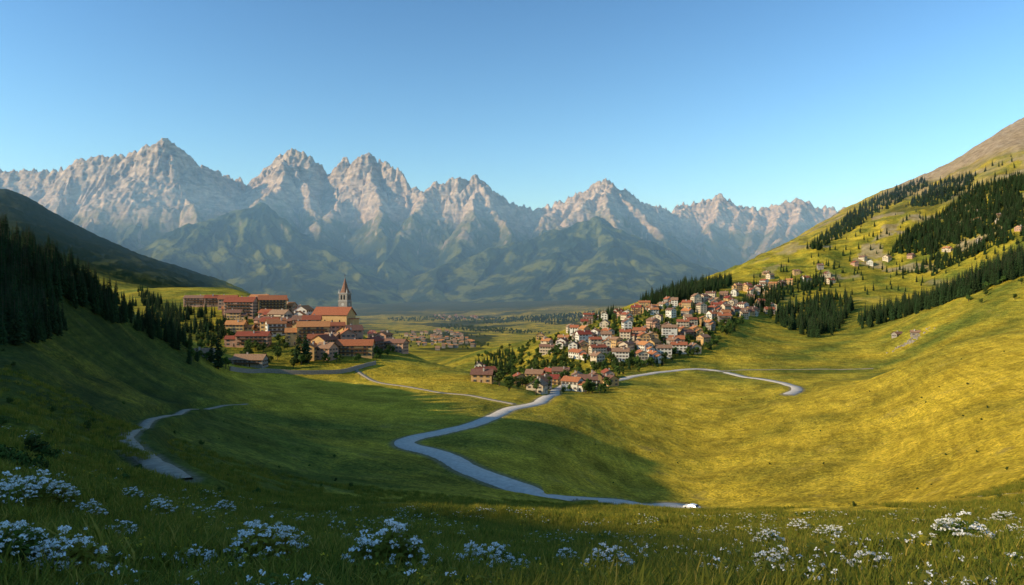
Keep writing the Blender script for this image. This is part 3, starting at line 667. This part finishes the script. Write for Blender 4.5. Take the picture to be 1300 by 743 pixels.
def field(name,n,d0,d1,s0,s1,coll,lean=.12,grow=0.0,uset=None):
    d=rng.uniform(d0,d1,n); th=np.radians(rng.uniform(-43,43,n)); x=d*np.tan(th); y=d; z=H(x,y)
    keep=np.ones(n,bool)
    if uset is not None: keep=uset(x,y)
    s=rng.uniform(s0,s1,n)*(1+grow*d); scatter(name,np.stack([x,y,z],1)[keep],s[keep],coll,lean)
field("meadow_grass",34000,3.2,34,.7,1.3,TC,.12,.006)
field("meadow_grass",16000,30,120,1.0,1.7,TC,.12,.006,lambda x,y: perlin(x/9,y/9,12)>-.15)
field("tall_grass",2200,4,40,1.3,2.1,TC,.15,.0,lambda x,y: perlin(x/2.2,y/2.2,13)>.15)
field("white_wildflowers",1600,4,40,.8,1.4,SW,.1,.01,lambda x,y: perlin(x/3,y/3,14)>.05)
field("yellow_wildflowers",1800,4,45,.8,1.3,SY,.1,.01,lambda x,y: perlin(x/3,y/3,15)>.0)
for (u,v,s) in ((22,650,1.2),(48,646,1.1),(5,655,1),(70,648,.9),(200,660,.85),(285,655,1.05),(165,640,.8),(335,725,1.0),(352,720,.85),(490,735,1.05),(606,738,.9),(625,735,.85),(88,742,.85),(975,702,.95),(1050,690,.95),(1062,686,.8),(1225,703,1.0),(1276,668,1.0),(772,742,.9),(1015,679,1.0),(720,724,.65),(1205,674,.85),(440,698,.6),(380,668,.6),(985,740,.7),(150,690,.6),(560,712,.5),(660,742,.6),(1110,740,.6),(1290,690,.7),(30,700,.5),(250,735,.6),(110,665,.7),(12,730,.8),(55,738,.6)):
    p=hit(u,min(v,742))
    if p: put("white_flower_plant",random.choice(WF),p[0],p[1],Hs(*p),random.random()*6,s)

# ------------------------------------------------------------------ car
cp,_,cb=M("car_paint"); cb.inputs['Base Color'].default_value=(0.72,0.72,0.72,1); cb.inputs['Roughness'].default_value=0.25; cb.inputs['Coat Weight'].default_value=0.6
ty,_,tb=M("tyre"); tb.inputs['Base Color'].default_value=(0.02,0.02,0.02,1)
B=MB(); W=.86
prof=[(-2.1,.35),(-2.12,.8),(-1.95,.98),(-1.75,1.02),(-1.2,1.42),(.25,1.45),(.95,1.0),(1.95,.82),(2.1,.6),(2.08,.32)]
def inset(z): return W if z<=1.03 else W-.18
n=len(prof)
for i in range(n):
    a=prof[i];c_=prof[(i+1)%n]; glass=(i in (3,5)); 
    B.face([(a[0],-inset(a[1]),a[1]),(a[0],inset(a[1]),a[1]),(c_[0],inset(c_[1]),c_[1]),(c_[0],-inset(c_[1]),c_[1])],1 if glass else 0)
for s in (-1,1):
    B.face([(p[0],s*W,p[1]) for p in (prof[0],prof[1],prof[2],prof[3],prof[6],prof[7],prof[8],prof[9])],0)
    B.face([(prof[3][0],s*W,1.02),(prof[6][0],s*W,1.0),(prof[5][0],s*(W-.18),1.45),(prof[4][0],s*(W-.18),1.42)],0)
    for (x0,x1,x2,x3) in ((-1.5,-.45,-.45,-1.12),(-.35,.72,.2,-.35)): B.face([(x0,s*(W+.0),1.06),(x1,s*(W+.0),1.06),(x2,s*(W-.13),1.38),(x3,s*(W-.13),1.38)],1)
    for wx_ in (-1.3,1.3):
        for yy in (s*(W-.15),s*(W+.03)): B.face([(wx_+.33*math.cos(t),yy,.33+.33*math.sin(t)) for t in np.linspace(0,6.283,17)[:-1]],2)
        for t0,t1 in zip(np.linspace(0,6.283,17)[:-1],np.linspace(0,6.283,17)[1:]): B.face([(wx_+.33*math.cos(t0),s*(W-.15),.33+.33*math.sin(t0)),(wx_+.33*math.cos(t1),s*(W-.15),.33+.33*math.sin(t1)),(wx_+.33*math.cos(t1),s*(W+.03),.33+.33*math.sin(t1)),(wx_+.33*math.cos(t0),s*(W+.03),.33+.33*math.sin(t0))],2)
R=roads[0][1]; uu=CU+F*R[:,0]/R[:,1]; k=int(np.argmin(np.abs(uu-880)+np.where(R[:,1]>260,1e4,0))); tdir=R[k+1]-R[k-1]
car=put("car",B.mesh("car",[cp,GLASS,ty]),R[k,0],R[k,1],R[k,2]+.06,math.atan2(tdir[1],tdir[0]))

# ------------------------------------------------------------------ light, sky, haze
EL=math.radians(23); D=Vector((-0.95,-0.30,0)).normalized(); S=Vector((D.x*math.cos(EL),D.y*math.cos(EL),math.sin(EL)))
sl=bpy.data.lights.new("sun",'SUN'); sl.energy=5.0; sl.angle=math.radians(.5); sl.color=(1,.82,.52)
so=bpy.data.objects.new("sun",sl); so.rotation_euler=S.to_track_quat('Z','Y').to_euler(); scene.collection.objects.link(so)
wd=bpy.data.worlds.new("World"); scene.world=wd; wd.use_nodes=True; nt=wd.node_tree; bg=nt.nodes['Background']
st_=nt.nodes.new('ShaderNodeTexSky'); st_.sky_type='NISHITA'; st_.sun_disc=False; st_.sun_elevation=EL; st_.sun_rotation=math.atan2(D.x,D.y)%(2*math.pi); st_.altitude=1200; st_.air_density=1.0; st_.dust_density=0.3; st_.ozone_density=1.4
gmn=nt.nodes.new('ShaderNodeGamma'); gmn.inputs[1].default_value=1.35; nt.links.new(st_.outputs[0],gmn.inputs[0])
tint=mixc(nt,1.0,gmn.outputs[0],(0.84,1.06,1.02),'MULTIPLY')
nt.links.new(tint,bg.inputs[0]); bg.inputs[1].default_value=0.132
hm=bpy.data.materials.new("air_haze"); hm.use_nodes=True; nt=hm.node_tree; nt.nodes.remove(nt.nodes["Principled BSDF"])
vs_=nt.nodes.new('ShaderNodeVolumeScatter'); vs_.inputs['Color'].default_value=(.35,.65,1,1); vs_.inputs['Density'].default_value=1.55e-4; vs_.inputs['Anisotropy'].default_value=0.0
nt.links.new(vs_.outputs[0],nt.nodes['Material Output'].inputs['Volume'])
B=MB(); B.box(-12000,12000,1500,12000,-500,850,0); put("haze_air",B.mesh("haze_air",[hm]),0,0,0)
cam=bpy.data.cameras.new("camera"); cam.lens=24; cam.sensor_width=36; cam.clip_start=.1; cam.clip_end=80000
co=bpy.data.objects.new("camera",cam); co.location=(0,0,0); co.rotation_euler=(math.radians(90),0,0); scene.collection.objects.link(co); scene.camera=co
